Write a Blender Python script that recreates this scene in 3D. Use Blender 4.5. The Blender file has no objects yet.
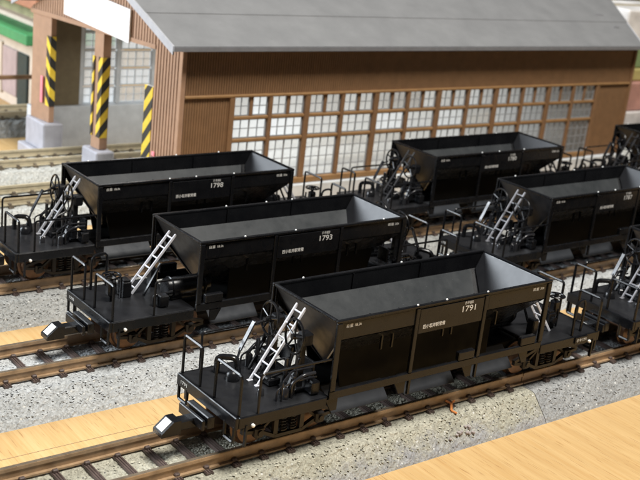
import bpy, bmesh, math, random
from mathutils import Vector, Matrix
random.seed(7)
SC = bpy.context.scene
COL = SC.collection
PI = math.pi
# ------------------------------------------------------------------ camera (1 unit = 1 cm of the model world)
SC.unit_settings.system = 'METRIC'
SC.unit_settings.scale_length = 0.01
cam_d = bpy.data.cameras.new('camera')
cam_d.sensor_width = 36.0
cam_d.lens = 1099.29 / 640 * 36
cam_d.clip_start = 0.5
cam_d.clip_end = 400
cam_d.dof.use_dof = True
cam_d.dof.focus_distance = 18.4
cam_d.dof.aperture_fstop = 0.74
cam = bpy.data.objects.new('camera', cam_d)
COL.objects.link(cam)
cam.location = (-7.7654, -12.6812, 8.3611)
cam.rotation_euler = (math.radians(71.86), math.radians(-6.197), math.radians(-37.177))
SC.camera = cam
# ------------------------------------------------------------------ world, lamps, exposure
W = bpy.data.worlds.new('World')
SC.world = W
W.use_nodes = True
bg = W.node_tree.nodes['Background']
bg.inputs[0].default_value = (0.80, 0.82, 0.88, 1)
bg.inputs[1].default_value = 0.085


def area(name, loc, target, sx, sy, power, color):
    d = bpy.data.lights.new(name, 'AREA')
    d.shape = 'RECTANGLE'
    d.size, d.size_y = sx, sy
    d.energy = power
    d.color = color
    o = bpy.data.objects.new(name, d)
    COL.objects.link(o)
    o.location = loc
    o.rotation_euler = (Vector(target) - Vector(loc)).to_track_quat('-Z', 'Y').to_euler()
    return o


area('window_light', (-42, 44, 25), (6, 2, 0), 34, 26, 72000, (0.86, 0.93, 1.0))
area('ceiling_light', (6, -14, 52), (8, 4, 0), 13, 13, 51000, (1.0, 0.965, 0.905))
SC.view_settings.view_transform = 'Standard'
SC.view_settings.look = 'None'
SC.view_settings.exposure = 0.0
SC.view_settings.gamma = 1.0
SC.view_settings.use_curve_mapping = False

# ------------------------------------------------------------------ materials


class NT:
    def __init__(s, name):
        s.m = bpy.data.materials.new(name)
        s.m.use_nodes = True
        s.t = s.m.node_tree
        s.b = s.t.nodes['Principled BSDF']
        s.out = s.t.nodes['Material Output']
        s._tc = None

    def n(s, kind, **kw):
        nd = s.t.nodes.new(kind)
        for k, v in kw.items():
            if k.startswith('i_'):
                nd.inputs[k[2:].replace('_', ' ')].default_value = v
            else:
                setattr(nd, k, v)
        return nd

    def l(s, a, b):
        s.t.links.new(a, b)

    def co(s, scale=(1, 1, 1), kind='Object'):
        if s._tc is None:
            s._tc = s.n('ShaderNodeTexCoord')
        mp = s.n('ShaderNodeMapping')
        mp.inputs['Scale'].default_value = scale
        s.l(s._tc.outputs[kind], mp.inputs['Vector'])
        return mp.outputs['Vector']

    def noise(s, sc, detail=3, rough=.55, scale=(1, 1, 1), kind='Object'):
        nd = s.n('ShaderNodeTexNoise')
        nd.inputs['Scale'].default_value = sc
        nd.inputs['Detail'].default_value = detail
        nd.inputs['Roughness'].default_value = rough
        s.l(s.co(scale, kind), nd.inputs['Vector'])
        return nd.outputs['Fac']

    def ramp(s, fac, stops):
        r = s.n('ShaderNodeValToRGB')
        e = r.color_ramp.elements
        while len(e) < len(stops):
            e.new(0.5)
        for el, (p, c) in zip(e, stops):
            el.position = p
            el.color = (c[0], c[1], c[2], 1) if not isinstance(c, (int, float)) else (c, c, c, 1)
        s.l(fac, r.inputs['Fac'])
        return r.outputs['Color']

    def mix(s, fac, a, b, mode='MIX'):
        m = s.n('ShaderNodeMix', data_type='RGBA', blend_type=mode)
        for sock, v in ((m.inputs['Factor'], fac), (m.inputs['A'], a), (m.inputs['B'], b)):
            if hasattr(v, 'is_output'):
                s.l(v, sock)
            elif isinstance(v, (int, float)):
                sock.default_value = v
            else:
                sock.default_value = (v[0], v[1], v[2], 1)
        return m.outputs['Result']

    def scale01(s, v, a, b):
        m = s.n('ShaderNodeMapRange')
        m.inputs['From Min'].default_value = a
        m.inputs['From Max'].default_value = b
        s.l(v, m.inputs['Value'])
        return m.outputs['Result']

    def bump(s, h, strength, dist):
        b = s.n('ShaderNodeBump')
        b.inputs['Strength'].default_value = strength
        b.inputs['Distance'].default_value = dist
        s.l(h, b.inputs['Height'])
        s.l(b.outputs['Normal'], s.b.inputs['Normal'])

    def set(s, **kw):
        for k, v in kw.items():
            i = s.b.inputs[k.replace('_', ' ')]
            if hasattr(v, 'is_output'):
                s.l(v, i)
            elif isinstance(v, tuple):
                i.default_value = (v[0], v[1], v[2], 1)
            else:
                i.default_value = v
        return s.m


def plain(name, col, rough=.5, var=.25, nscale=6, metallic=0.0, spec=.5, bump=0.0, bscale=40):
    t = NT(name)
    f = t.noise(nscale, 4, .6)
    d = tuple(c * (1 - var) for c in col)
    u = tuple(min(1, c * (1 + var)) for c in col)
    c = t.ramp(f, [(.3, d), (.7, u)])
    if bump:
        t.bump(t.noise(bscale, 2), bump, .01)
    r = t.ramp(t.noise(nscale * 1.7, 3), [(.3, max(.04, rough - .07)), (.7, min(1, rough + .07))])
    return t.set(Base_Color=c, Roughness=r, Metallic=metallic, Specular_IOR_Level=spec)


def mat_black(name, base, rough, dust, spec=.40, rvar=1.0):
    t = NT(name)
    f = t.noise(2.2, 6, .65)
    sp = t.noise(38, 2, .5)
    c = t.ramp(f, [(.35, base), (.75, tuple(b + dust for b in base))])
    speck = t.ramp(sp, [(.70, 0.0), (.78, 1.0)])
    c = t.mix(speck, c, tuple(b * 1.6 + dust * 2.0 for b in base))
    t.bump(t.noise(55, 2), .12, .004)
    r = t.ramp(t.noise(5, 4), [(.3, rough - .06 * rvar), (.7, rough + .10 * rvar)])
    return t.set(Base_Color=c, Roughness=r, Specular_IOR_Level=spec)


M = {}
M['black'] = mat_black('black_plastic', (.0042, .0044, .0054), .24, .005, .30)
M['deckblack'] = mat_black('black_deck_plastic', (.008, .0082, .0095), .34, .010)
M['hopper_in'] = mat_black('matt_black_plastic', (.020, .023, .025), .46, .02)
M['under'] = mat_black('dark_brown_black_plastic', (.010, .0075, .006), .42, .006)
M['satin'] = mat_black('satin_black_plastic', (.012, .012, .014), .20, .012)
M['sill'] = mat_black('bay_shade_black', (.003, .003, .003), .55, .002, .08)  # blacker than the body, with the shade of the open bays in its colour
M['chute'] = mat_black('chute_plastic', (.030, .033, .038), .34, .012)
M['end_sheet'] = mat_black('satin_end_sheet', (.013, .014, .017), .40, .010, .42, .2)
M['ladder'] = plain('pale_grey_ladder_paint', (.60, .61, .66), .35, .12, 8)  # ladder tones run from pale to dark, picked per wagon
M['ladder_grey'] = plain('grey_ladder_paint', (.24, .245, .27), .38, .15, 8)
M['white'] = plain('white_print', (.62, .61, .58), .6, .05, 8)
M['nub'] = plain('bare_plastic_and_glint', (.82, .82, .80), .4, .05, 8)  # bare plastic on the nubs, painted glint on the couplers
M['wheel'] = plain('bronze_wheel_metal', (.12, .072, .048), .36, .2, 9, metallic=.6)
M['rail_side'] = plain('brown_rail_paint', (.33, .222, .130), .32, .25, 5)
M['rail_top'] = plain('worn_rail_steel', (.50, .40, .29), .30, .2, 5, metallic=.8)
M['rail_overlit'] = plain('overlit_rail_paint', (.44, .385, .27), .4, .15, 5)  # lighter copy of the rail brown, with the overexposure put into its colour
M['sleeper'] = plain('dark_brown_sleeper_plastic', (.085, .060, .052), .5, .3, 9)
M['sleeper_tan'] = plain('brown_sleeper_plastic', (.13, .105, .075), .5, .3, 9)
M['orange'] = plain('orange_plastic', (.58, .21, .06), .45, .12, 9)
M['pinkbit'] = plain('pink_grey_grit', (.34, .30, .285), .7, .2, 20)
M['concrete'] = plain('pale_grey_concrete_plastic', (.56, .59, .61), .6, .10, 3, bump=.1)
M['stone'] = plain('grey_plinth_plastic', (.36, .36, .40), .6, .12, 3, bump=.1)
M['wood_trim'] = plain('brown_trim_plastic', (.26, .145, .06), .45, .12, 4)
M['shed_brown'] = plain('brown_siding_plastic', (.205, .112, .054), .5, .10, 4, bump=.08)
M['shed_gable'] = plain('lit_gable_siding', (.36, .215, .135), .5, .10, 4, bump=.08)  # siding brown made lighter, with the gable's stronger light in the colour
M['shed_in'] = plain('olive_brown_inner_wall', (.15, .115, .06), .6, .12, 4)
M['fascia'] = plain('pale_grey_fascia', (.40, .41, .44), .5, .08, 4)
M['muntin'] = plain('grey_glazing_bar', (.24, .245, .25), .5, .08, 4)
M['paper'] = plain('white_card', (.92, .92, .93), .6, .02, 2)
M['pink'] = plain('pink_tag', (.78, .25, .30), .6, .08, 3)
M['sleeper_mid'] = M['sleeper']


def mat_wood():
    t = NT('pine_plywood')
    g = t.noise(3.0, 5, .6, scale=(1.6, .10, 1))
    g2 = t.noise(9.0, 6, .7, scale=(2.2, .05, 1))
    g3 = t.noise(26, 3, .6, scale=(1.6, .07, 1))
    c = t.ramp(g, [(.30, (.52, .335, .148)), (.55, (.59, .400, .185)), (.75, (.64, .445, .220))])
    c = t.mix(t.ramp(g2, [(.36, .55), (.55, 0.0)]), c, (.50, .290, .105))
    c = t.mix(t.ramp(g3, [(.31, .75), (.40, 0.0)]), c, (.33, .17, .06))
    t.bump(g3, .12, .01)
    return t.set(Base_Color=c, Roughness=.42, Specular_IOR_Level=.4)


def mat_ballast(name, lo, hi, dark=.05, amount=.30, slope=None):
    t = NT(name)
    v = t.n('ShaderNodeTexVoronoi', feature='F1')
    v.inputs['Scale'].default_value = 27
    t.l(t.co(), v.inputs['Vector'])
    cell = t.n('ShaderNodeSeparateColor')
    t.l(v.outputs['Color'], cell.inputs['Color'])
    base = t.ramp(t.noise(1.4, 5, .65), [(.3, lo), (.7, hi)])
    fine = t.ramp(t.noise(42, 2, .7), [(.30, .72), (.5, 1.0), (.72, 1.22)])
    if slope:
        # pale glue and dust lie on the flat top only; the moulded side keeps its own grey
        sp_ = t.n('ShaderNodeSeparateXYZ')
        t.l(t.co(), sp_.inputs[0])
        ab = t.n('ShaderNodeMath', operation='ABSOLUTE')
        t.l(sp_.outputs[1], ab.inputs[0])
        ad = t.n('ShaderNodeMath', operation='ADD')
        t.l(ab.outputs[0], ad.inputs[0])
        t.l(t.noise(2.3, 5, .7), ad.inputs[1])
        base = t.mix(t.ramp(t.scale01(ad.outputs[0], 1.47, 1.78), [(0.0, 0.0), (1.0, 1.0)]), base, slope)
    base = t.mix(1.0, base, fine, 'MULTIPLY')
    tone = t.ramp(cell.outputs[0], [(0.0, .80), (.5, 1.0), (1.0, 1.14)])
    c = t.mix(1.0, base, tone, 'MULTIPLY')
    vs = t.n('ShaderNodeTexVoronoi', feature='F1')
    vs.inputs['Scale'].default_value = 14
    t.l(t.co((1, 1.3, 1)), vs.inputs['Vector'])
    cs = t.n('ShaderNodeSeparateColor')
    t.l(vs.outputs['Color'], cs.inputs['Color'])
    near = t.ramp(vs.outputs['Distance'], [(.22, 1.0), (.34, 0.0)])
    pick = t.ramp(cs.outputs[1], [(.0, 1.0), (amount * .5, 1.0), (amount * .5 + .02, 0.0)])
    c = t.mix(t.mix(1.0, near, pick, 'MULTIPLY'), c, (dark, dark, dark * 1.05))
    pick2 = t.ramp(cs.outputs[2], [(.88, 0.0), (.91, 1.0)])
    c = t.mix(t.mix(1.0, near, pick2, 'MULTIPLY'), c, (.60, .60, .57))
    t.bump(v.outputs['Distance'], .45, .018)
    return t.set(Base_Color=c, Roughness=.85, Specular_IOR_Level=.3)


M['wood'] = mat_wood()
M['bal_beige'] = mat_ballast('beige_ballast', (.31, .30, .235), (.40, .385, .315), .06, .14, (.29, .29, .292))
M['bal_grey'] = mat_ballast('grey_ballast', (.37, .385, .388), (.46, .475, .478), .035, .17)
M['bal_grey_b'] = mat_ballast('worn_grey_ballast', (.25, .255, .255), (.33, .335, .33), .04, .12)
M['bal_dark'] = mat_ballast('dull_grey_ballast', (.28, .285, .275), (.36, .365, .355), .05, .2)
M['bal_tan'] = mat_ballast('pale_tan_ballast', (.40, .415, .40), (.49, .50, .48), .12, .12)


def mat_roof():
    t = NT('grey_roof_card')
    c = t.ramp(t.noise(1.2, 5, .6), [(.3, (.170, .173, .177)), (.7, (.208, .211, .215))])
    sp = t.noise(14, 3, .6)
    c = t.mix(t.ramp(sp, [(.70, 0.0), (.78, .7)]), c, (.34, .34, .335))
    c = t.mix(t.ramp(t.noise(21, 2), [(.24, .6), (.32, 0.0)]), c, (.10, .10, .10))
    t.bump(t.noise(30, 3), .25, .01)
    return t.set(Base_Color=c, Roughness=.62, Specular_IOR_Level=.4)


M['roof'] = mat_roof()
M['roof_edge'] = plain('roof_edge', (.17, .17, .178), .5, .1, 5)


def mat_glazing():
    t = NT('milky_clear_glazing')
    tr = t.n('ShaderNodeBsdfTransparent')
    tl = t.n('ShaderNodeBsdfTranslucent')
    tl.inputs['Color'].default_value = (.92, .94, .97, 1)
    mx = t.n('ShaderNodeMixShader')
    cloud = t.ramp(t.noise(.55, 3, .6, kind='Object'), [(.3, .55), (.7, .85)])
    oi = t.n('ShaderNodeObjectInfo')
    t.l(t.mix(.55, cloud, oi.outputs['Random'], 'MULTIPLY'), mx.inputs[0])
    t.l(t.ramp(oi.outputs['Random'], [(0.0, (.83, .82, .79)), (.5, (.89, .91, .91)), (1.0, (.92, .95, .97))]), tl.inputs['Color'])
    t.l(tr.outputs[0], mx.inputs[1])
    t.l(tl.outputs[0], mx.inputs[2])
    gl = t.n('ShaderNodeBsdfGlossy')
    gl.inputs['Roughness'].default_value = .12
    m2 = t.n('ShaderNodeMixShader')
    m2.inputs[0].default_value = .07
    t.l(mx.outputs[0], m2.inputs[1])
    t.l(gl.outputs[0], m2.inputs[2])
    t.l(m2.outputs[0], t.out.inputs['Surface'])
    return t.m


M['glazing'] = mat_glazing()


def mat_hazard(name, kx, ky):
    """diagonal yellow and black tape, flat print"""
    t = NT(name)
    sx = t.n('ShaderNodeSeparateXYZ')
    t.l(t.co(), sx.inputs[0])

    def math_(op, a, b):
        m = t.n('ShaderNodeMath', operation=op)
        for i, v in enumerate((a, b)):
            if hasattr(v, 'is_output'):
                t.l(v, m.inputs[i])
            else:
                m.inputs[i].default_value = v
        return m.outputs[0]
    s = math_('ADD', math_('MULTIPLY', sx.outputs[0], kx), math_('MULTIPLY', sx.outputs[1], ky))
    s = math_('ADD', s, sx.outputs[2])
    s = math_('FRACT', math_('DIVIDE', s, .60), 0)
    st = math_('GREATER_THAN', s, .5)
    y = t.ramp(t.noise(6, 3), [(.3, (.72, .50, .03)), (.7, (.80, .58, .06))])
    c = t.mix(st, y, (.02, .02, .02))
    return t.set(Base_Color=c, Roughness=.45)


M['hazard_down'] = mat_hazard('hazard_tape_falling', 1.0, -1.0)
M['hazard_up'] = mat_hazard('hazard_tape_rising', -1.2, 1.2)

# ------------------------------------------------------------------ mesh builder


class MB:
    def __init__(s):
        s.v, s.f, s.mi = [], [], []

    def add(s, vs, fs, mi=0):
        o = len(s.v)
        s.v.extend([tuple(p) for p in vs])
        s.f.extend([tuple(i + o for i in f) for f in fs])
        s.mi.extend([mi] * len(fs))
        return s

    def box(s, c, d, rot=None, mi=0, ch=0.0):
        hx, hy, hz = d[0] / 2, d[1] / 2, d[2] / 2
        c = Vector(c)
        if ch <= 0:
            vs = [Vector((x, y, z)) for x in (-hx, hx) for y in (-hy, hy) for z in (-hz, hz)]
            fs = [(0, 1, 3, 2), (4, 6, 7, 5), (0, 4, 5, 1), (2, 3, 7, 6), (0, 2, 6, 4), (1, 5, 7, 3)]
        else:
            bm = bmesh.new()
            vv = [bm.verts.new((x, y, z)) for x in (-hx, hx) for y in (-hy, hy) for z in (-hz, hz)]
            for f in [(0, 1, 3, 2), (4, 6, 7, 5), (0, 4, 5, 1), (2, 3, 7, 6), (0, 2, 6, 4), (1, 5, 7, 3)]:
                bm.faces.new([vv[i] for i in f])
            bmesh.ops.bevel(bm, geom=list(bm.edges), offset=min(ch, .45 * min(d)), segments=1, affect='EDGES', profile=.5)
            bm.verts.index_update()
            vs = [Vector(v.co) for v in bm.verts]
            fs = [tuple(v.index for v in f.verts) for f in bm.faces]
            bm.free()
        if rot is not None:
            vs = [rot @ v for v in vs]
        return s.add([v + c for v in vs], fs, mi)

    def bar(s, a, b, w, h, mi=0, up=(0, 0, 1), ch=0.0):
        a, b = Vector(a), Vector(b)
        d = b - a
        x = d.normalized()
        u = Vector(up)
        if abs(x.dot(u)) > .98:
            u = Vector((0, 1, 0))
        y = u.cross(x).normalized()
        z = x.cross(y)
        rot = Matrix((x, y, z)).transposed()
        return s.box((a + b) / 2, (d.length, w, h), rot, mi, ch)

    def tube(s, pts, r, n=8, mi=0, closed=False, caps=True):
        pts = [Vector(p) for p in pts]
        N = len(pts)
        rings = []
        prev = None
        for i, p in enumerate(pts):
            if closed:
                t = (pts[(i + 1) % N] - pts[i - 1]).normalized()
            else:
                t = (pts[min(i + 1, N - 1)] - pts[max(i - 1, 0)]).normalized()
            u = prev - t * prev.dot(t) if prev is not None else Vector((0, 0, 1)).cross(t)
            if u.length < 1e-4:
                u = Vector((0, 1, 0)).cross(t)
            if u.length < 1e-4:
                u = Vector((1, 0, 0)).cross(t)
            u.normalize()
            prev = u
            w = t.cross(u)
            rr = r[i] if isinstance(r, (list, tuple)) else r
            rings.append([p + (u * math.cos(2 * PI * k / n) + w * math.sin(2 * PI * k / n)) * rr for k in range(n)])
        vs = [q for g in rings for q in g]
        fs = []
        for i in range(N if closed else N - 1):
            j = (i + 1) % N
            for k in range(n):
                k2 = (k + 1) % n
                fs.append((i * n + k, i * n + k2, j * n + k2, j * n + k))
        if caps and not closed:
            fs.append(tuple(range(n))[::-1])
            fs.append(tuple((N - 1) * n + k for k in range(n)))
        return s.add(vs, fs, mi)

    def slab(s, poly, t, mi=0):
        """a flat polygon given thickness t behind it (against its normal)"""
        P = [Vector(p) for p in poly]
        nrm = Vector((0, 0, 0))
        for i in range(len(P)):
            nrm += P[i].cross(P[(i + 1) % len(P)])
        nrm.normalize()
        Q = [p - nrm * t for p in P]
        n = len(P)
        fs = [tuple(range(n)), tuple(range(2 * n - 1, n - 1, -1))]
        for i in range(n):
            j = (i + 1) % n
            fs.append((i, i + n, j + n, j))
        return s.add(P + Q, fs, mi)

    def build(s, name, mats, parent=None, loc=(0, 0, 0), smooth=False):
        me = bpy.data.meshes.new(name)
        me.from_pydata(s.v, [], s.f)
        if not isinstance(mats, (list, tuple)):
            mats = [mats]
        for m in mats:
            me.materials.append(m)
        if len(mats) > 1:
            me.polygons.foreach_set('material_index', s.mi)
        if smooth:
            me.polygons.foreach_set('use_smooth', [True] * len(me.polygons))
            if hasattr(me, 'set_sharp_from_angle'):
                me.set_sharp_from_angle(angle=math.radians(45))
        me.update()
        return link(name, me, parent, loc)


def link(name, me, parent=None, loc=(0, 0, 0)):
    o = bpy.data.objects.new(name, me)
    COL.objects.link(o)
    o.location = loc
    if parent is not None:
        o.parent = parent
    return o


def empty(name, loc=(0, 0, 0), rz=0):
    o = bpy.data.objects.new(name, None)
    COL.objects.link(o)
    o.empty_display_size = .3
    o.location = loc
    o.rotation_euler = (0, 0, rz)
    return o


def tag(o, label=None, cat=None, group=None, kind=None):
    if label:
        o['label'] = label
    if cat:
        o['category'] = cat
    if group:
        o['group'] = group
    if kind:
        o['kind'] = kind
    return o


def copy_tree(o, parent=None):
    c = o.copy()
    COL.objects.link(c)
    if parent is not None:
        c.parent = parent
    for ch in list(o.children):
        copy_tree(ch, c)
    return c


def arc(c, r, a0, a1, n, ax=(1, 0, 0), ay=(0, 0, 1)):
    c, ax, ay = Vector(c), Vector(ax), Vector(ay)
    return [c + (ax * math.cos(a0 + (a1 - a0) * i / n) + ay * math.sin(a0 + (a1 - a0) * i / n)) * r for i in range(n + 1)]


def ring(c, r, n, ax, ay):
    return arc(c, r, 0, 2 * PI, n, ax, ay)[:-1]


def rounded(pts, r, n=3):
    """polyline with rounded corners"""
    P = [Vector(p) for p in pts]
    out = [P[0]]
    for i in range(1, len(P) - 1):
        a = (P[i - 1] - P[i]).normalized()
        b = (P[i + 1] - P[i]).normalized()
        p0, p1 = P[i] + a * r, P[i] + b * r
        for k in range(n + 1):
            t = k / n
            out.append(p0 * (1 - t) ** 2 + P[i] * 2 * t * (1 - t) + p1 * t * t)
    out.append(P[-1])
    return out


_text = {}


def text_mesh(s, size, thick=0.0):
    k = (s, size)
    if k not in _text:
        cu = bpy.data.curves.new('lettering', 'FONT')
        cu.body = s
        cu.size = size
        cu.align_x = 'LEFT'
        cu.extrude = .0008
        cu.offset = thick
        cu.resolution_u = 3
        o = bpy.data.objects.new('lettering', cu)
        COL.objects.link(o)
        dg = bpy.context.evaluated_depsgraph_get()
        me = bpy.data.meshes.new_from_object(o.evaluated_get(dg))
        me.name = 'lettering'
        bpy.data.objects.remove(o)
        me.materials.clear()
        me.materials.append(M['white'])
        _text[k] = me
    return _text[k]


def lettering(s, size, parent, loc, rz=0.0, width=None, thick=0.0):
    me = text_mesh(s, size, thick)
    o = link('lettering', me, parent, loc)
    o.rotation_euler = (PI / 2, 0, rz)
    if width:
        xs = [v.co.x for v in me.vertices]
        if xs:
            o.scale.x = width / (max(xs) - min(xs))
    return o


# ------------------------------------------------------------------ the setting
tb = MB().box((30, 30, -1.6), (130, 110, 1.8))
tabletop = tag(tb.build('tabletop', M['wood']), kind='structure')
pl = MB().box((6, 1.83, -.698), (36, .012, .002))
pencil = pl.build('pencil_line', plain('pencil_graphite', (.30, .20, .11), .6, .3, 30), tabletop)

# ------------------------------------------------------------------ tracks
PITCH = .505


def sleeper_mesh(m):
    b = MB()
    b.box((0, 0, -.235), (.125, 1.32, .07))
    for k in (-1, 0, 1):
        b.box((k * .042, 0, -.196), (.026, 1.30, .016))
    for s in (-1, 1):
        for e in (-1, 1):
            b.box((0, s * .45 + e * .085, -.165), (.09, .06, .055), ch=.012)
    o = b.build('sleeper', m)
    me = o.data
    bpy.data.objects.remove(o)
    return me


SLEEP = {k: sleeper_mesh(M[k]) for k in ('sleeper', 'sleeper_tan')}


def roadbed(x0, x1, res, seed, amp=.020):
    rnd = random.Random(seed)
    prof = []
    for (a, b) in (((-1.25, -.70), (-1.20, -.62)), ((-1.20, -.62), (-.86, -.262)), ((-.86, -.262), (-.80, -.243)),
                   ((-.80, -.243), (.80, -.243)), ((.80, -.243), (.86, -.262)), ((.86, -.262), (1.20, -.62)), ((1.20, -.62), (1.25, -.70))):
        d = math.hypot(b[0] - a[0], b[1] - a[1])
        n = max(1, round(d / res))
        for i in range(n):
            prof.append((a[0] + (b[0] - a[0]) * i / n, a[1] + (b[1] - a[1]) * i / n))
    prof.append((1.25, -.70))
    nx = int((x1 - x0) / res)
    np_ = len(prof)
    vs = []
    for i in range(nx + 1):
        x = x0 + (x1 - x0) * i / nx
        for j, (y, z) in enumerate(prof):
            if j in (0, np_ - 1) or i in (0, nx):
                vs.append((x, y, z))
            else:
                vs.append((x + (rnd.random() - .5) * res * .6, y + (rnd.random() - .5) * res * .6, z + (rnd.random() - .45) * 2 * amp))
    fs = [(i * np_ + j, (i + 1) * np_ + j, (i + 1) * np_ + j + 1, i * np_ + j + 1) for i in range(nx) for j in range(np_ - 1)]
    fs.append(tuple(range(np_)))
    fs.append(tuple(nx * np_ + j for j in range(np_))[::-1])
    return vs, fs


STONE = {'bal_beige': (.36, .345, .275), 'bal_grey': (.43, .445, .45), 'bal_grey_b': (.31, .315, .315),
         'bal_dark': (.33, .335, .325), 'bal_tan': (.45, .46, .44)}


def stone_mat(bal):
    k = 'stone_' + bal
    if k not in M:
        t = NT('loose_' + bal + '_stones')
        v = t.n('ShaderNodeTexVoronoi', feature='F1')
        v.inputs['Scale'].default_value = 22
        t.l(t.co(), v.inputs['Vector'])
        c = t.n('ShaderNodeSeparateColor')
        t.l(v.outputs['Color'], c.inputs['Color'])
        b = STONE[bal]
        M[k] = t.set(Base_Color=t.ramp(c.outputs[0], [(0.0, (.10, .10, .105)), (.035, tuple(q * .82 for q in b)), (.55, b), (.86, tuple(q * 1.12 for q in b)), (1.0, tuple(min(.8, q * 1.6) for q in b))]), Roughness=.8)
    return M[k]


def track(y, x0, x1, bal, label, slp='sleeper', side='rail_side', res=.045, rot=0.0, phase=0.0, px=0.0, amp=.009, stones=560, sx=(-4, 22)):
    t = empty('track', (px, y, 0), rot)
    tag(t, label, 'model track', 'model railway tracks side by side')
    vs, fs = roadbed(x0, x1, res, int(y * 100) + int(x0 * 10), amp)
    MB().add(vs, fs).build('roadbed', M[bal], t)
    # loose stones lying proud of the moulded bed
    if stones:
        rnd = random.Random(int(y * 77) + int(x0 * 13))
        b = MB()
        lo, hi = max(x0 + .05, sx[0]), min(x1 - .05, sx[1])
        for k in range(int(stones * (hi - lo))):
            yy = rnd.uniform(-1.16, 1.16)
            if abs(abs(yy) - .4875) < .11:
                continue
            zz = -.243 if abs(yy) < .83 else -.262 - (abs(yy) - .86) / .34 * .358
            r = rnd.uniform(.014, .030)
            c = Vector((rnd.uniform(lo, hi), yy, zz + r * .25))
            p = [c + Vector((r * rnd.uniform(.7, 1.3), 0, rnd.uniform(-.3, .3) * r)), c + Vector((0, r * rnd.uniform(.7, 1.3), rnd.uniform(-.3, .3) * r)),
                 c - Vector((r * rnd.uniform(.7, 1.3), 0, rnd.uniform(-.3, .3) * r)), c - Vector((0, r * rnd.uniform(.7, 1.3), rnd.uniform(-.3, .3) * r)),
                 c + Vector((rnd.uniform(-.4, .4) * r, rnd.uniform(-.4, .4) * r, r * rnd.uniform(.35, .65)))]
            b.add(p, [(0, 1, 4), (1, 2, 4), (2, 3, 4), (3, 0, 4)])
        so = b.build('loose_stones', stone_mat(bal), t)
        so['kind'] = 'stuff'
    for s in (-1, 1):
        b = MB()
        for (yy, ww, z0, z1) in ((.0, .15, -.205, -.175), (.0, .035, -.175, -.06), (.0, .075, -.06, -.006)):
            b.box(((x0 + x1) / 2, s * .4875 + yy, (z0 + z1) / 2), (x1 - x0 - .01, ww, z1 - z0), mi=0)
        b.box(((x0 + x1) / 2, s * .4875, -.003), (x1 - x0 - .01, .062, .006), mi=1)
        b.build('rail', [M[side], M['rail_top' if side == 'rail_side' else side]], t)
    k0 = math.ceil((x0 + .1 - phase) / PITCH)
    k1 = math.floor((x1 - .1 - phase) / PITCH)
    for k in range(k0, k1 + 1):
        o = link('sleeper', SLEEP[slp], t, (phase + k * PITCH, (random.random() - .5) * .012, 0))
    return t


YA, YB, YC, YD, YE, YF = 0.0, 3.884, 7.657, 13.05, 16.45, 22.15
track(YA, -9, 7.42, 'bal_beige', 'nearest beige ballasted track under the wagon numbered 1791', phase=2.975)
track(YA, 7.435, 26, 'bal_grey_b', 'greyer nearest track piece on the right beyond the ballast joint', phase=2.975)
track(YB, -8, 28, 'bal_grey', 'pale grey ballasted track under the wagon numbered 1793', phase=-.10)
track(YC, -7, 34, 'bal_dark', 'grey ballasted track under the wagon numbered 1798', phase=.1)
track(YD, -10, 33, 'bal_tan', 'brightly lit track entering the brown shed through its right hand doorway', 'sleeper_tan', 'rail_overlit', .08, phase=.2, rot=.025, px=0, amp=.02, stones=300)
track(YE, -10, 33, 'bal_tan', 'brightly lit track entering the brown shed through its left hand doorway', 'sleeper_tan', 'rail_overlit', .08, phase=.3, rot=.0, px=0, amp=.02, stones=300)
track(YF, -6, 36, 'bal_dark', 'blurred farthest track behind the brown shed', 'sleeper_tan', 'rail_overlit', .1, phase=.1, amp=.02, stones=0)

# ------------------------------------------------------------------ hopper wagon
HL, HW, HT, DZ = 2.43, .86, 2.0, .735
DE = 4.15


def ladder(parent, foot, top, width, n=6):
    f, t = Vector(foot), Vector(top)
    lad = MB()
    for s in (-1, 1):
        o = Vector((0, s * width / 2, 0))
        lad.bar(f + o, t + o, .034, .05, ch=.008)
    L = lad.build('ladder', M['ladder'], parent)
    for k in range(n):
        p = f + (t - f) * ((k + .55) / n)
        r = MB().bar(p + Vector((0, -width / 2 + .015, 0)), p + Vector((0, width / 2 - .015, 0)), .026, .026, ch=.006)
        r.build('rung', M['ladder'], L)
    return L


def handwheel(parent, c, r, ax, ay, tr=.020):
    b = MB()
    b.tube(ring(c, r, 26, ax, ay), tr, 7, closed=True)
    W_ = b.build('handwheel', M['black'], parent, smooth=True)
    axis = Vector(ax).cross(Vector(ay)).normalized()
    c = Vector(c)
    hub = MB().tube([c - axis * .05, c + axis * .05], .045, 10)
    hub.build('hub', M['black'], W_, smooth=True)
    for k in range(5):
        a = 2 * PI * k / 5 + .3
        d = Vector(ax) * math.cos(a) + Vector(ay) * math.sin(a)
        MB().tube([c + d * .03, c + d * (r - .005)], .016, 6).build('spoke', M['black'], W_, smooth=True)
    return W_


def pipe(name, parent, pts, r, m='black', rr=.06, n=8):
    b = MB().tube(rounded(pts, rr) if len(pts) > 2 else pts, r, n)
    return b.build(name, M[m], parent, smooth=True)


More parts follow.
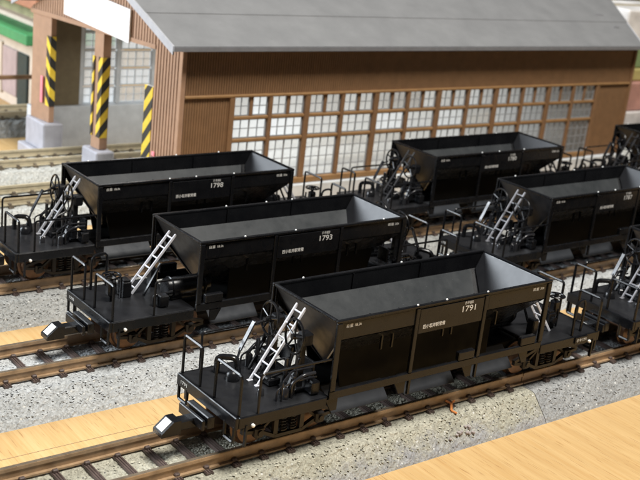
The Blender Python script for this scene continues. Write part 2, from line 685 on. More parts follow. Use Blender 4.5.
def make_bogie(parent, cx):
    b = MB()
    b.box((cx, 0, .46), (.34, 1.10, .16), ch=.02)                       # bolster
    for s in (-1, 1):
        b.box((cx + s * .30, 0, .34), (.05, .9, .08))
    bo = b.build('bogie', M['under'], parent)
    for s in (-1, 1):
        y = s * .60
        f = MB()
        up = [(cx - .88, .36), (cx - .58, .44), (cx - .30, .53), (cx, .55), (cx + .30, .53), (cx + .58, .44), (cx + .88, .36)]
        for (x0, z0), (x1, z1) in zip(up[:-1], up[1:]):
            f.bar((x0, y, z0), (x1, y, z1), .07, .055)
        lo = [(cx - .88, .32), (cx - .55, .27), (cx - .26, .13), (cx + .26, .13), (cx + .55, .27), (cx + .88, .32)]
        for (x0, z0), (x1, z1) in zip(lo[:-1], lo[1:]):
            f.bar((x0, y, z0), (x1, y, z1), .07, .055)
        for e in (-1, 1):
            f.bar((cx + e * .25, y, .14), (cx + e * .25, y, .53), .08, .06)
            f.bar((cx + e * .27, y, .50), (cx + e * .55, y, .27), .05, .04)
        sf = f.build('side_frame', M['under'], bo)
        for e in (-1, 1):
            q = MB()
            q.box((cx + e * .585, y + s * .025, .285), (.17, .13, .20), ch=.03)
            q.tube([(cx + e * .585, y + s * .08, .285), (cx + e * .585, y + s * .115, .285)], .05, 10)
            q.build('journal_box', M['under'], bo)
        for e in (-.09, .09):
            pts = [Vector((cx + e + .05 * math.cos(k * .9), y + .05 * math.sin(k * .9), .17 + .30 * k / 40)) for k in range(41)]
            MB().tube(pts, .016, 5).build('spring', M['under'], bo, smooth=True)
    for e in (-1, 1):
        ax = cx + e * .585
        w = MB()
        w.tube([(ax, -.56, .285), (ax, .56, .285)], .04, 10)
        for s in (-1, 1):
            w.tube([(ax, s * .33, .285), (ax, s * .335, .285), (ax, s * .36, .285), (ax, s * .365, .285), (ax, s * .46, .285), (ax, s * .47, .285)],
                   [.10, .335, .335, .29, .275, .10], 30)
        w.build('wheelset', M['wheel'], bo, smooth=True)
    return bo


def make_wagon():
    R_ = empty('hopper_wagon')
    # deck
    for s in (-1, 1):
        MB().box((s * (DE + HL) / 2, 0, DZ - .03), (DE - HL, 1.66, .06), ch=.012).build('deck', M['deckblack'], R_)
        MB().box((s * DE, 0, .645), (.06, 1.72, .20), ch=.012).build('end_beam', M['black'], R_)
    MB().box((0, 0, .50), (5.1, .62, .34), ch=.03).build('centre_sill', M['sill'], R_)
    for s in (-1, 1):
        b = MB()
        for e in (-1, 1):
            b.box((e * (DE + HL + .03) / 2, s * .845, .645), (DE - HL - .09, .045, .185), ch=.010)
        b.box((0, s * .850, .757), (2 * HL + .05, .06, .145), ch=.012)
        b.build('side_sill', M['black'], R_)
        # brackets and struts under the sill
        for x in (-2.36, -.93, .62, 2.05):
            q = MB().slab([(x - .14, s * .85, .682), (x - .02, s * .85, .47), (x + .10, s * .85, .47), (x + .10, s * .85, .682)], .03)
            q.build('bracket', M['black'], R_)
        for x in (-.74, .83):
            MB().box((x, s * .84, .555), (.045, .045, .26)).build('strut', M['black'], R_)
        # discharge chutes
        for x0, x1 in ((-2.22, -1.02), (-.66, .52), (.92, 1.98)):
            q = MB().slab([(x0, s * .36, .64), (x1, s * .36, .64), (x1, s * .68, .30), (x0, s * .68, .30)], .03)
            q.build('chute', M['chute'], R_)
    for s in (-1, 1):
        MB().slab([(-1.86, s * .44, .48), (1.5, s * .44, .48), (1.5, s * .44, 1.26), (-2.04, s * .44, 1.26)][::-s], .03).build('bay_shade_plate', M['sill'], R_)  # added black sheet standing for the shade under the hopper slopes
    # hopper body: two upright side bands, two sloping sheets, two steep end sheets
    zb, xb_ = 1.69, .47
    xin = HL - .03 - (HT - zb) * xb_
    xv = HL - .03 - (HT - .86) * xb_
    for s in (-1, 1):
        MB().slab([(-HL, s * .83, zb), (HL, s * .83, zb), (HL, s * .83, HT), (-HL, s * .83, HT)][::s], .03).build('side_sheet', M['hopper_in'] if False else M['black'], R_)
        MB().slab([(-xin - .10, s * .83, zb), (xin + .10, s * .83, zb), (xv + .04, s * .0, .86), (-xv - .04, s * .0, .86)][::-s], .03).build('slope_sheet', M['black'], R_)
        MB().slab([(-xin - .02, s * .80, zb + .005), (xin - .13, s * .80, zb + .005), (xv - .16, s * .04, .915), (-xv + .0, s * .04, .915)][::-s], .012).build('lining_plate', M['hopper_in'], R_)
        MB().slab([(s * (HL - .02), .82, HT), (s * (HL - .02), -.82, HT), (s * xin, -.82, zb), (s * xv, 0, .86), (s * xin, .82, zb)][::-s], .03).build('end_sheet', M['deckblack'], R_)
        o_ = -s * .012
        MB().slab([(s * (HL - .02) + o_, .80, HT - .02), (s * (HL - .02) + o_, -.80, HT - .02), (s * xin + o_, -.80, zb), (s * xv + o_, 0, .90), (s * xin + o_, .80, zb)][::-s], .008).build('end_lining', M['end_sheet'], R_)
    rim = MB()
    for s in (-1, 1):
        rim.box((0, s * .855, HT + .005), (2 * HL + .08, .065, .05), ch=.012)
        rim.box((s * (HL + .005), 0, HT + .004), (.06, 1.64, .048), ch=.012)
    rim.build('rim', M['black'], R_)
    for s in (-1, 1):
        for x in (-HL + .02, -.78, .80, HL - .02):
            q = MB()
            w = .10 if abs(x) > 2 else .075
            q.box((x, s * .865, (HT - .02 + .83) / 2), (w, .05, HT - .02 - .83), ch=.010)
            q.box((x, s * .835, (HT - .02 + .83) / 2), (.03, .06, HT - .02 - .83))
            q.build('post', M['black'], R_)
        # number board in the middle bay
        MB().box((.01, s * .868, 1.735), (1.47, .022, .44), ch=.008).build('number_board', M['black'], R_)
        for x in (-1.6, 1.6):
            MB().box((x, s * .853, 1.835), (1.44, .02, .25), ch=.006).build('side_band', M['black'], R_)
        # boxes on the sill
        for x in (.52, 2.08):
            MB().box((x, s * .84, .91), (.38, .10, .165), ch=.015).build('latch_box', M['black'], R_)
        # thin door rods in the bays
        for x in (-1.35, -1.12, .02, .22, 1.3):
            MB().box((x, s * .70, 1.42), (.03, .04, .26)).build('door_rod', M['black'], R_)
        # gussets inside
        for x in ((-1.75, -1.15, -.42, .55) if s < 0 else ()):  # near wall only
            q = MB().slab([(x - .05, s * .825, HT + .04), (x + .06, s * .825, HT + .0), (x + .06, s * .74, HT - .08), (x - .05, s * .78, HT - .06)], .03)
            q.build('gusset', M['black'], R_)
    # bare plastic nubs on the rim
    for (x, y) in ((-.80, -.86), (.82, -.86), (-1.85, .86), (.35, .86), (1.5, .86), (-.15, -.86)):
        q = MB().tube([(x, y, HT + .025), (x, y, HT + .045), (x, y, HT + .052)], [.018, .017, .006], 8)
        q.build('nub', M['nub'], R_, smooth=True)
    # both ends: rails, steps, couplers, nubs
    for s in (-1, 1):
        for (ya, yb) in ((-s * .30, -s * .83), (s * .12, s * .80)):
            pts = rounded([(s * 4.10, ya, .70), (s * 4.10, ya, 1.395), (s * 4.10, yb, 1.395), (s * 4.10, yb, .70)], .05, 2)
            MB().tube(pts, .026, 6).build('end_rail', M['black'], R_)
        for e in (-1, 1):
            q = MB()
            q.tube(rounded([(s * 4.16, e * .55, .58), (s * 4.16, e * .55, .32), (s * 4.16, e * .80, .32), (s * 4.16, e * .80, .58)], .03, 2), .028, 6)
            q.build('step', M['black'], R_)
            q = MB().bar((s * 3.99, e * .86, .60), (s * 3.99, e * .86, .24), .03, .05)
            q.build('corner_step', M['black'], R_)
            MB().tube([(s * 3.88, e * .862, .58), (s * 3.88, e * .90, .58), (s * 3.88, e * .915, .58)], [.03, .03, .012], 10).build('nub', M['nub'], R_, smooth=True)
        cp = MB()
        cp.box((s * 4.40, 0, .36), (.56, .20, .16), ch=.02)
        cpo = cp.build('coupler', M['black'], R_)
        hd = MB()
        hd.slab([(s * 4.66, .135, .25), (s * 4.66, .135, .475), (s * 4.79, .135, .475), (s * 4.985, .135, .315), (s * 4.985, .135, .25)][::s], .27)
        hd.build('coupler_head', M['black'], cpo)
        MB().slab([(s * 4.805, -.085, .473), (s * 4.805, .085, .473), (s * 4.965, .085, .341), (s * 4.965, -.085, .341)][::-s], .02).build('coupler_glint', M['nub'], cpo)  # white slab paints the bright reflection on the slanted coupler face
        q = MB()
        q.box((s * 4.40, 0, .43), (.055, .70, .17), ch=.010)
        q.build('coupler_guard', M['black'], R_)
        q = MB()
        q.box((s * 4.245, 0, .43), (.13, .64, .20), ch=.014)
        q.build('coupler_pocket', M['black'], R_)
        make_bogie(R_, s * 3.0)
    # brake end (-x): ladder, two upright wheels on stands, levers, pipes
    ladder(R_, (-3.28, .04, DZ), (-2.46, .06, 1.93), .22, 6)
    for s in (-1, 1):
        MB().box((-3.27, .04 + s * .11, DZ + .012), (.10, .06, .025), ch=.006).build('ladder_foot', M['ladder'], R_)
        y = .34 if s > 0 else -.40
        handwheel(R_, (-2.90 + (.05 if s > 0 else 0), y, 1.66), .27, (0.12, 1, 0), (0.10, 0, 1))
        q = MB()
        q.box((-2.74, y, 1.15), (.11, .13, .84), ch=.015)
        q.box((-2.74, y, DZ + .03), (.26, .26, .06), ch=.015)
        q.box((-2.70, y + s * .02, 1.60), (.20, .20, .22), ch=.03)
        q.tube([(-2.95, y, 1.66), (-2.70, y, 1.62)], .028, 8)
        q.build('brake_stand', M['black'], R_)
        pipe('side_rail', R_, [(-3.78, s * .835, .70), (-3.78, s * .835, 1.375), (-2.46, s * .835, 1.375)], .022, n=6)
        MB().box((-2.62, s * .62, .86), (.16, .22, .22), ch=.02).build('bracket_box', M['black'], R_)
        pipe('brake_pipe', R_, [(-2.90, s * .25, .75), (-2.90, s * .25, 1.02), (-2.60, s * .30, 1.12)], .028)
        MB().bar((-3.05, s * .50, .76), (-2.80, s * .46, 1.30), .05, .03, ch=.006).build('lever', M['black'], R_)
    q = MB().bar((-3.30, .46, 1.14), (-3.06, .46, 1.60), .085, .03, ch=.006)
    q.tube([(-3.46, .36, .84), (-3.28, .46, 1.18)], .022, 6)
    q.tube([(-3.09, .46, 1.54), (-2.92, .42, 1.60)], .02, 6)
    q.build('lever', M['satin'], R_)
    for s in (-1, 1):
        y = s * .40
        q = MB()
        for e in (-1, 1):
            q.bar((-2.92 + e * .02, y + e * .17, .745), (-2.84, y + e * .05, 1.36), .04, .03, ch=.006)
        q.bar((-2.93, y - .15, 1.02), (-2.93, y + .15, 1.02), .04, .05, ch=.006)
        q.tube([(-2.98, y + .02, 1.02), (-2.98, y + .02, 1.30)], .035, 8)
        q.bar((-3.12, y - .10, .80), (-2.86, y + .12, .80), .07, .10, ch=.01)
        q.build('wheel_bracket', M['satin'], R_)
        pipe('bent_pipe', R_, [(-3.02, y + s * .22, .74), (-3.02, y + s * .22, .98), (-2.84, y + s * .26, 1.10), (-2.62, y + s * .26, 1.10)], .03, 'satin')
        q = MB().box((-2.48, s * .30, 1.02), (.05, .30, .30), ch=.01)
        q.build('stay_plate', M['black'], R_)
    pipe('hose_arch', R_, [(-3.60, .62, .74), (-3.60, .62, 1.02), (-3.40, .38, 1.06), (-3.36, .34, .74)], .05, rr=.09)
    MB().tube([(-3.50, .30, .735), (-3.50, .30, .85), (-3.50, .30, .90)], [.12, .11, .05], 12).build('pipe_boss', M['black'], R_, smooth=True)
    MB().box((-3.02, -.02, .80), (.22, .34, .12), ch=.02).build('valve_block', M['black'], R_)
    for k, (ya, yb, z) in enumerate(((-.62, -.58, .92), (-.66, -.50, 1.06), (.60, .64, .96), (.12, .22, .90))):
        pipe('thin_pipe', R_, [(-3.30 + .07 * k, ya, .74), (-3.30 + .07 * k, ya, z), (-2.95, yb, z + .06), (-2.52, yb, z + .06)], .017, 'satin', .05, 6)
    for (x, y, h) in ((-3.12, -.60, .16), (-2.98, .62, .20), (-3.40, -.34, .09), (-2.62, .05, .22)):
        MB().tube([(x, y, DZ), (x, y, DZ + h), (x, y, DZ + h + .03)], [.06, .055, .025], 10).build('valve_cap', M['satin'], R_, smooth=True)
    pipe('brake_rod', R_, [(-3.05, -.10, .86), (-2.72, -.20, .98), (-2.40, -.22, 1.0)], .022)
    # tank end (+x): ladder, level wheel on a pillar, valve box, air tank, hoop rail
    ladder(R_, (3.18, -.34, DZ), (2.46, -.10, 1.90), .22, 6)
    handwheel(R_, (3.70, -.06, 1.24), .165, (1, 0, 0), (0, 1, 0), .017)
    q = MB()
    q.tube([(3.70, -.06, DZ), (3.70, -.06, 1.24)], .034, 8)
    q.box((3.70, -.06, 1.0), (.16, .16, .30), ch=.03)
    q.build('wheel_pillar', M['black'], R_)
    q = MB()
    q.box((3.34, -.22, .885), (.17, .26, .30), ch=.015)
    q.box((3.34, -.22, 1.05), (.13, .20, .05), ch=.012)
    q.tube([(3.34, -.35, .90), (3.34, -.41, .90)], .07, 14)
    q.bar((3.48, -.10, .75), (3.48, -.10, 1.16), .03, .03)
    q.bar((3.48, -.34, .75), (3.48, -.34, 1.10), .03, .03)
    q.build('valve_box', M['black'], R_)
    q = MB()
    prof = [(.0, .02), (.0, .16), (.03, .185), (.9, .185), (.93, .16), (.93, .02)]
    q.tube([(1.82 + a, .20, .95) for a, r in prof], [r for a, r in prof], 18)
    q.box((2.28, .20, .80), (.80, .26, .12), ch=.02)
    for a in (.10, .78):
        q.tube(ring((1.86 + a, .20, .95), .195, 20, (0, 1, 0), (0, 0, 1)), .018, 6, closed=True)
    q.build('air_tank', M['black'], R_, smooth=True)
    pipe('hoop_rail', R_, [(3.78, -.70, .72), (3.78, -.70, 1.40), (3.42, -.78, 1.40), (3.42, -.80, .72)], .026, rr=.14, n=7)
    pipe('side_rail', R_, [(3.30, .835, .70), (3.30, .835, 1.375), (2.46, .835, 1.375)], .022, n=6)
    pipe('brake_pipe', R_, [(3.10, .45, .74), (3.10, .45, .95), (2.70, .42, .95)], .03)
    MB().box((2.95, .50, .86), (.18, .20, .22), ch=.02).build('bracket_box', M['black'], R_)
    MB().bar((3.05, -.02, .76), (2.70, -.06, 1.34), .05, .03, ch=.006).build('lever', M['black'], R_)
    MB().box((2.62, -.48, .92), (.14, .18, .36), ch=.02).build('bracket_box', M['black'], R_)
    return R_


def letter_wagon(R_, num):
    for s, rz in ((-1, 0.0), (1, PI)):
        y = s * .8805

        def put(txt, size, x, z, width=None, yy=y, thick=0.0):
            lettering(txt, size, R_, ((x if s < 0 else -x), yy, z), rz, width, thick)
        if num:
            put(num, .150, .20, 1.755, .31, thick=.001)
            put('ホキ800', .075, .27, 1.885, .20)
        put('西小坂井駅常備', .080, -.64, 1.60, .50, thick=.0008)
        put('自重 18.0t', .065, -2.28, 1.885, .30, yy=s * .8645)
        put('荷重 30t', .065, 1.98, 1.875, .30, yy=s * .8645)
    for s in (-1, 1):
        if num:
            o = lettering(num, .085, R_, (s * (DE + .0315), s * .05 - s * .80, .615), s * PI / 2, .18)
    if num == '1791':
        b = MB().box((3.62, -.884, .66), (.36, .022, .13), ch=.006)
        p = b.build('sill_plate', M['black'], R_)
        lettering('ホキ1791', .08, p, (3.47, -.8965, .632), 0, .28)


XA, XB, XC, CP = 4.866, 4.782, 4.655, 9.416
proto = make_wagon()
spots = [
    (XA, YA, 0, '1791', 'black hopper wagon numbered 1791, frontmost in the picture', 'ladder'),
    (XA + CP, YA, 0, '', 'black hopper wagon coupled behind 1791 and cut by the right edge', 'ladder_grey'),
    (XB, YB, PI, '1793', 'black hopper wagon numbered 1793 with a flat handwheel on its left end deck', 'ladder'),
    (XB + CP, YB, 0, '1787', 'black hopper wagon numbered 1787, coupled behind 1793', 'ladder_grey'),
    (XC, YC, 0, '1798', 'black hopper wagon numbered 1798 at the left in the rear train', 'ladder_mid'),
    (XC + CP, YC, 0, '1780', 'black hopper wagon numbered 1780 in front of the shed windows', 'ladder_dark'),
    (XC + 2 * CP, YC, 0, '', 'black hopper wagon at the right edge beside the corner of the shed', 'ladder_dark'),
]
M['ladder_mid'] = plain('dull_grey_ladder_paint', (.36, .365, .39), .38, .12, 8)
M['ladder_dark'] = plain('dark_ladder_paint', (.03, .03, .033), .38, .12, 8)
wagons = [proto] + [copy_tree(proto) for _ in spots[1:]]
for o, (x, y, rz, num, lab, lm) in zip(wagons, spots):
    o.location = (x, y, 0)
    o.rotation_euler = (0, 0, rz)
    tag(o, lab, 'model wagon', 'black hopper wagons in three rows')
    if lm != 'ladder':
        for ch in o.children_recursive:
            if ch.name.startswith(('ladder', 'rung')):
                ch.material_slots[0].link = 'OBJECT'
                ch.material_slots[0].material = M[lm]
    if rz:
        for ch in list(o.children):
            if ch.name.startswith('gusset'):
                bpy.data.objects.remove(ch)
    letter_wagon(o, num)

# ------------------------------------------------------------------ engine shed
GX = lambda y: 6.72 - .12 * (y - 11.4)
YW, YFW, XR = 11.4, 18.8, 25.2
shed = empty('engine_shed', (0, 0, 0))
tag(shed, 'brown timber engine shed with grey roof and rows of small paned windows', 'model building')


def P(name, mb, m, parent=shed, smooth=False):
    return mb.build(name, M[m] if isinstance(m, str) else m, parent, smooth=smooth)


def siding(x0, x1, z0, z1, y, pitch, d=.02, mb=None):
    """upright boards with open grooves between, along x, facing -y"""
    b = mb or MB()
    n = max(1, round((x1 - x0) / pitch))
    w = (x1 - x0) / n
    b.box(((x0 + x1) / 2, y + .06, (z0 + z1) / 2), (x1 - x0, .08, z1 - z0))
    for i in range(n):
        b.box((x0 + (i + .5) * w, y + .01, (z0 + z1) / 2), (w * .84, .02 + d, z1 - z0 - .004))
    return b


P('foundation', MB().box((16, YW + .05, -.29), (18.9, .50, .80), ch=.02), 'concrete')
WX0, WXP, NB = 8.33, 1.2635, 12
WX1 = WX0 + WXP * NB
for (a, b_, z0, z1) in ((6.80, WX0 - .05, .115, 2.655), (WX1 + .05, XR, .115, 2.655), (6.80, XR, 2.73, 3.86)):
    P('wall_siding', siding(a, b_, z0, z1, YW, .078, .008), 'shed_brown')
P('corner_post', MB().box((6.77, YW + .02, 1.99), (.14, .18, 3.76), ch=.015), 'shed_gable')
P('corner_post', MB().box((XR + .05, YW + .02, 1.99), (.12, .18, 3.76), ch=.015), 'shed_brown')
P('header_trim', MB().box(((6.84 + XR) / 2, YW - .02, 2.692), (XR - 6.85, .11, .07), ch=.015), 'wood_trim')
P('window_sill', MB().box(((WX0 + WX1) / 2, YW - .01, .20), (WX1 - WX0 - .01, .14, .17), ch=.02), 'wood_trim')
for i in range(NB + 1):
    w = .17 if i % 2 == 0 else .115
    P('mullion', MB().box((WX0 + i * WXP, YW + .005, 1.471), (w, .14, 2.368), ch=.018), 'shed_brown')
for z in (2.085, 1.465):
    for i in range(NB):
        wa = (.17 if i % 2 == 0 else .115) / 2
        wb = (.115 if i % 2 == 0 else .17) / 2
        xa, xb2 = WX0 + i * WXP + wa, WX0 + (i + 1) * WXP - wb
        P('transom', MB().box(((xa + xb2) / 2, YW + .01, z), (xb2 - xa, .11, .085), ch=.015), 'wood_trim')


def window_proto(w, h, nx, ny):
    b = MB()
    f = .03
    b.box((0, 0, f / 2), (w, .05, f))
    b.box((0, 0, h - f / 2), (w, .05, f))
    for s in (-1, 1):
        b.box((s * (w / 2 - f / 2), 0, h / 2), (f, .05, h - 2 * f))
    for i in range(1, nx):
        t = .040 if (nx == 4 and i == 2) else .021
        b.box((-w / 2 + w * i / nx, .003, h / 2), (t, .03, h - 2 * f))
    for j in range(1, ny):
        for i in range(nx):
            b.box((-w / 2 + w * (i + .5) / nx, .003, h * j / ny), (w / nx - .03, .03, .021))
    win = b.build('window', M['muntin'], shed)
    g = MB().box((0, .012, h / 2), (w - .05, .004, h - .05)).build('glazing', M['glazing'], win)
    return win


def put_window(win, used, x, y, z):
    w = win if not used else copy_tree(win)
    w.location = (x, y, z)
    w.parent = shed


WW = WXP - .155
w3 = window_proto(WW, 1.13, 4, 4)
w2 = window_proto(WW, .53, 4, 2)
w1 = window_proto(WW / 2 - .055, .53, 2, 2)
n1 = 0
for i in range(NB):
    wa = (.17 if i % 2 == 0 else .115) / 2
    wb = (.115 if i % 2 == 0 else .17) / 2
    xc = WX0 + (i + .5) * WXP + (wa - wb) / 2
    put_window(w3, i > 0, xc, YW + .05, .288)
    put_window(w2, i > 0, xc, YW + .05, 1.511)
    for s in (-1, 1):
        put_window(w1, n1 > 0, xc + s * (WW / 4 + .022), YW + .05, 2.13)
        n1 += 1
    P('glazing_post', MB().box((xc, YW + .03, 2.392), (.10, .09, .52), ch=.012), 'shed_brown')
# far wall: plinth, brown end panel, tall windows
fx0 = 7.48
P('plinth', MB().box((15.4, YFW + .05, .07), (18.9, .6, 1.54), ch=.02), 'concrete')
P('end_panel', MB().box((6.75, YFW, 2.35), (1.46, .14, 3.0)), 'shed_in')
nf = 14
for i in range(nf + 1):
    P('far_mullion', MB().box((fx0 + .06 + i * 1.27, YFW, 2.35), (.12, .12, 3.0), ch=.012), 'concrete')
for i in range(nf):
    for j in range(5):
        c = copy_tree(w2)
        c.parent = shed
        c.location = (fx0 + .06 + (i + .5) * 1.27, YFW, .86 + j * .575)
        c.material_slots[0].link = 'OBJECT'
        c.material_slots[0].material = M['concrete']
P('far_header', MB().box((16.0, YFW, 3.85), (19.0, .16, .16)), 'shed_brown')
# right gable (seen from its end only)
b = MB().slab([(XR + .05, YW + .12, .115), (XR + .05, YFW - .08, .115), (XR + .05, YFW - .08, 3.86), (XR + .05, 15.1, 5.5), (XR + .05, YW + .12, 3.86)], .08)
P('right_gable', b, 'shed_brown')
# left gable: siding on the near part and above the doorways


def gbox(y0, y1, z0, z1, mb, out=0.0, t=.08):
    """board lying in the gable plane"""
    a = [(GX(y1) - out, y1, z0), (GX(y0) - out, y0, z0), (GX(y0) - out, y0, z1), (GX(y1) - out, y1, z1)]
    return mb.slab(a, t)


def rz_(y, ov=0.0):
    return 3.86 + .45 * ((y - 11.4) if y < 15.1 else (18.8 - y)) + ov


def gtop(y0, y1, zb, mb, out, t):
    a = [(GX(y1) - out, y1, zb), (GX(y0) - out, y0, zb), (GX(y0) - out, y0, rz_(y0)), (GX(y1) - out, y1, rz_(y1))]
    return mb.slab(a, t)


b = MB()
gtop(11.50, 12.50, .115, b, 0, .08)
n = 8
for i in range(n):
    y0 = 11.50 + i * 1.0 / n
    gtop(y0 + .018, y0 + .1, .115, b, .025, .02)
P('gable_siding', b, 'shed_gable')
b = MB()
gtop(12.50, 15.1, 3.86, b, 0, .08)
gtop(15.1, 18.7, 3.86, b, 0, .08)
y0 = 12.52
while y0 < 18.6:
    gtop(y0 + .018, y0 + .105, 3.86, b, .025, .02)
    y0 += .125
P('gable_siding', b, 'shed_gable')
b = MB()
gbox(12.48, 18.7, 3.74, 3.86, b, .05, .14)
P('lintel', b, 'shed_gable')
P('lintel', gbox(17.55, 18.7, 3.72, 3.738, MB(), .04, .12), 'shed_gable')


def gpillar(name, y0, y1, z0, z1, dx, m):
    b = MB()
    xa, xb2 = GX(y0), GX(y1)
    v = [(xa, y0, z0), (xa + dx, y0, z0), (xb2 + dx, y1, z0), (xb2, y1, z0)]
    v += [(p[0], p[1], z1) for p in v]
    b.add(v, [(3, 2, 1, 0), (4, 5, 6, 7), (0, 1, 5, 4), (1, 2, 6, 5), (2, 3, 7, 6), (3, 0, 4, 7)])
    return P(name, b, m)


gpillar('centre_pillar', 14.90, 15.33, .44, 3.74, .24, 'shed_gable')
gpillar('door_pillar', 17.60, 18.62, .60, 3.72, .16, 'shed_gable')
gpillar('door_jamb', 12.44, 12.52, .115, 3.74, .10, 'shed_gable')
# plinth blocks
q = MB()
q.box((GX(15.1) + .10, 15.1, -.14), (.56, .95, 1.12), ch=.04)
P('pillar_base', q, 'stone')
P('pillar_base', MB().box((GX(18.1) + .15, 18.10, .16), (.62, 1.34, .86), ch=.04), 'stone')
P('base_step', MB().box((GX(18.1) + .10, 18.10, -.475), (.86, 1.7, .43), ch=.03), 'stone')
P('plinth', MB().box((6.62, 11.95, -.29), (.34, 1.0, .80), ch=.02), 'stone')
# hazard tape on the pillars: corner guards with two faces


def guard(y, wy, wx, z0, z1, m, two=True):
    """angle strip on the pillar corner at y (nearer edge), one leg on the front, one on the side"""
    root = MB()
    x = GX(y)
    root.box((x - .018, y + wy / 2 - .02, (z0 + z1) / 2), (.024, wy + .04, z1 - z0))
    if two:
        root.box((x + wx / 2 - .005, y - .018, (z0 + z1) / 2), (wx, .024, z1 - z0 - .002))
    return P('hazard_tape', root, m)


guard(17.60, .22, .16, 1.10, 3.18, 'hazard_down')
guard(14.90, .20, .22, .78, 3.06, 'hazard_up')
q = MB().box((GX(15.33) - .018, 15.31, 1.92), (.024, .10, 2.26))
P('hazard_tape', q, 'hazard_up')
P('hazard_tape', gbox(12.50, 12.86, .30, 2.74, MB(), .03, .10), 'hazard_up')
P('pink_tag', MB().box((GX(17.95) - .05, 17.96, 1.55), (.03, .14, .80), ch=.008), 'pink')
P('pink_tag', MB().box((GX(12.3) - .05, 12.30, .98), (.03, .14, .12), ch=.008), 'pink')
# white card on the gable
q = MB().slab([(GX(16.8) - .10, 16.8, 3.97), (GX(13.60) - .10, 13.60, 3.70), (GX(13.60) - .10, 13.60, 4.58), (GX(16.8) - .10, 16.8, 4.85)], .05)
P('white_card', q, 'paper')
# roof
EZ, EY, PIT = 4.075, 10.98, .45
RY = 15.1


def rp(x, y, dz=0.0):
    return (x, y, EZ + PIT * ((y - EY) if y <= RY else (2 * RY - EY - y)) + dz)


XL0, XL1 = 6.18, 5.90
XR0, XR1 = 25.15, 26.95
xl = lambda y: XL0 + (XL1 - XL0) * (y - EY) / (RY - EY)
xr = lambda y: XR0 + (XR1 - XR0) * (y - EY) / (RY - EY)
ys = [EY, 12.35, 13.75, RY]
for k, (ya, yb) in enumerate(zip(ys[:-1], ys[1:])):
    dz = .011 * k
    P('roof_panel', MB().slab([rp(xl(ya), ya, dz), rp(xr(ya), ya, dz), rp(xr(yb), yb, dz), rp(xl(yb), yb, dz)], .09), 'roof')
P('roof_panel', MB().slab([rp(XL1, RY + .004), rp(XR1, RY + .004), rp(XR0 + .2, 2 * RY - EY), rp(XL0 - .5, 2 * RY - EY)], .09), 'roof')
P('eave_edge', MB().slab([(XL0 + .01, EY - .006, EZ - .115), (XR0 - .01, EY - .006, EZ - .115), (XR0 - .01, EY - .006, EZ - .012), (XL0 + .01, EY - .006, EZ - .012)], -.05), 'roof_edge')
P('barge_board', MB().slab([rp(XL1, RY, -.20), rp(XL0, EY, -.20), rp(XL0, EY, .012), rp(XL1, RY, .012)], .05), 'fascia')
P('barge_board', MB().slab([rp(XL1 - .5, 2 * RY - EY, -.20), rp(XL1, RY + .004, -.20), rp(XL1, RY + .004, .012), rp(XL1 - .5, 2 * RY - EY, .012)], .05), 'fascia')
P('barge_board', MB().slab([rp(XR0, EY, -.16), rp(XR1, RY, -.16), rp(XR1, RY, .01), rp(XR0, EY, .01)], .05), 'fascia')
for (x, y, l) in ((24.55, 12.75, .42), (24.75, 12.05, .26)):
    q = MB().box((0, 0, 0), (l, .07, .02), ch=.006)
    o = P('roof_scuff', q, 'roof_edge')
    o.location = rp(x, y, .012)
    o.rotation_euler = (math.atan(PIT), 0, -.05)
# added fill light under the shed roof, no fitting there, to brighten the panes
area('added_pane_fill', (13.0, 15.3, 3.6), (13.0, 14.6, 0), 12, 2.2, 500, (1.0, .985, .95))

# ------------------------------------------------------------------ scraps on the ballast
q = MB()
q.bar((5.38, -.74, -.22), (5.50, -.60, -.17), .045, .04, ch=.01)
q.bar((5.50, -.60, -.17), (5.42, -.52, -.13), .04, .035, ch=.01)
q.bar((5.50, -.60, -.17), (5.60, -.58, -.14), .035, .035, ch=.01)
q.bar((5.38, -.74, -.22), (5.40, -.86, -.22), .04, .035, ch=.01)
tag(q.build('plastic_scrap', M['orange']), 'small crooked scrap of orange plastic lying on the ballast in front of 1791', 'scrap')
gr = MB()
for k in range(9):
    x, y = 5.0 + random.random() * .75, -1.02 - random.random() * .14
    z = -.262 - (abs(y) - .86) / .34 * .358 + .03
    gr.box((x, y, z), (.05 + random.random() * .05, .05, .03 + random.random() * .03), Matrix.Rotation(random.random() * 3, 3, 'Z'), ch=.01)
tag(gr.build('loose_grit', M['pinkbit']), 'sprinkle of loose pinkish grit on the slope of the nearest ballast', 'grit', kind='stuff')

# ------------------------------------------------------------------ blurred things behind
st = empty('station_building', (8.0, 24, -.7))
tag(st, 'blurred cream model building with green eave behind the left end of the shed', 'model building')
cream = plain('cream_wall', (.56, .47, .38), .6, .08, 2)
green = plain('green_eave', (.05, .24, .09), .5, .12, 2)
darkd = plain('dark_green_door', (.015, .03, .03), .5, .2, 2)
pinkc = plain('dusky_curtain', (.36, .27, .26), .7, .12, 2)
redr = plain('red_brown_roof', (.36, .16, .09), .6, .15, 2)


def SP(name, c, d, m):
    return MB().box((c[0] - 8.0, c[1] - 24, c[2] + .7), d, ch=.03).build(name, m, st)


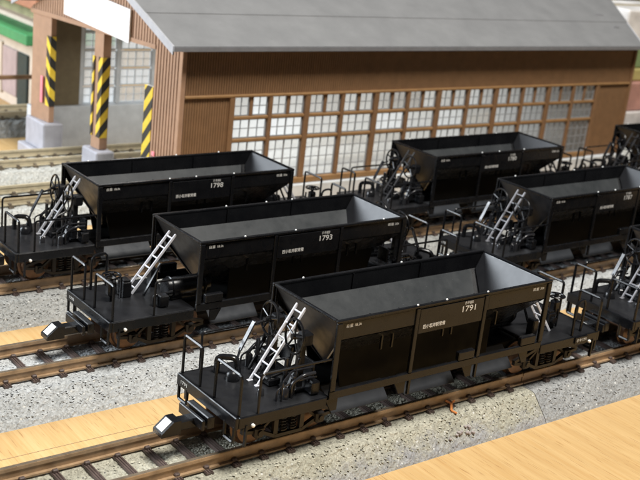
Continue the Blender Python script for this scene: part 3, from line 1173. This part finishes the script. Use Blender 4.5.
SP('wall', (9.6, 25.5, .95), (3.0, 5.6, 3.3), cream)
SP('eave', (8.9, 25.5, 2.28), (3.6, 7.0, .36), green)
SP('upper_wall', (9.8, 25.5, 2.85), (2.6, 5.0, .78), plain('olive_upper_wall', (.30, .30, .16), .6, .3, 2))
SP('roof', (9.2, 25.5, 3.5), (3.6, 7.0, .5), redr)
SP('door', (8.06, 24.45, .35), (.1, .85, 2.1), darkd)
SP('curtain', (8.06, 25.6, .55), (.1, 1.3, 1.7), pinkc)
SP('window_frame', (8.06, 26.6, .55), (.1, .5, 1.9), cream)
fence = empty('rail_fence', (8, 23.2, -.7))
tag(fence, 'blurred brown rail fence beside the farthest track', 'fence')
MB().box((-.6, 0, 1.52), (5.0, .12, .14), ch=.02).build('rail', M['shed_brown'], fence)
for x in (-2.6, -.05, 1.6):
    MB().box((x, .10, .85), (.12, .08, 1.7), ch=.02).build('post', M['shed_brown'], fence)

stack = [
    ('white_box', (31.6, 16.6, -.02), (5.0, 3.6, 1.36), (.62, .58, .56), 'pale grey carton at the bottom of the blurred stack right of the shed'),
    ('pink_box', (31.9, 16.6, 1.27), (5.2, 3.4, 1.2), (.42, .22, .18), 'dull red carton above the pale grey one in the blurred stack'),
    ('yellow_box', (32.1, 16.7, 2.14), (5.2, 3.2, .52), (.42, .36, .14), 'flat yellow carton in the middle of the blurred stack'),
    ('green_box', (32.3, 16.8, 2.92), (5.3, 3.2, 1.02), (.19, .27, .12), 'green carton under the white one in the blurred stack'),
    ('white_box', (32.2, 16.9, 4.10), (5.0, 3.2, 1.32), (.74, .72, .70), 'white carton on top of the blurred stack right of the shed'),
]
for i, (nm, c, d, col, lab) in enumerate(stack):
    b = MB().box((0, 0, 0), d, ch=.06)
    o = b.build(nm.split('_')[0] + '_carton', plain(nm + '_card_%d' % i, col, .6, .35, .7))
    o.location = c
    MB().box((0, 0, d[2] / 2 + .004), (d[0] - .3, .5, .006)).build('packing_tape', plain('packing_tape_%d' % i, (.5, .42, .28), .3, .1, 3), o)
    tag(o, lab, 'carton', 'cartons stacked right of the shed')
tr = empty('model_tree', (36.2, 21.5, -.7))
tag(tr, 'blurred olive yellow model tree above the right end of the shed roof', 'model tree')
tk = MB().tube([(0, 0, 0), (.05, 0, 2.5), (-.05, .1, 5.2)], [.28, .2, .1], 10)
for k in range(7):
    a = k * .9
    tk.tube([(0, 0, 2.6 + k * .35), (math.cos(a) * 1.0, math.sin(a) * 1.0, 4.0 + k * .4)], [.09, .03], 6)
tk.build('trunk', plain('tree_bark', (.12, .08, .05), .8, .2, 5), tr)
lf = MB()
rnd = random.Random(4)
for k in range(2600):
    u = Vector((rnd.gauss(0, 1), rnd.gauss(0, 1), rnd.gauss(0, 1))).normalized() * (rnd.random() ** .4)
    cl = math.sin(u.x * 5 + 1) * math.sin(u.y * 6) * math.sin(u.z * 5 + 2)
    if cl < -.25:
        continue
    c = Vector((u.x * 2.4, u.y * 2.4, 5.4 + u.z * 2.4))
    a = Vector((rnd.gauss(0, 1), rnd.gauss(0, 1), rnd.gauss(0, 1))).normalized() * .16
    d = a.orthogonal().normalized() * .10
    lf.add([c - a, c + d, c + a, c - d], [(0, 1, 2, 3)])
lf.build('crown', plain('olive_foliage', (.20, .16, .03), .7, .45, 1.2), tr)
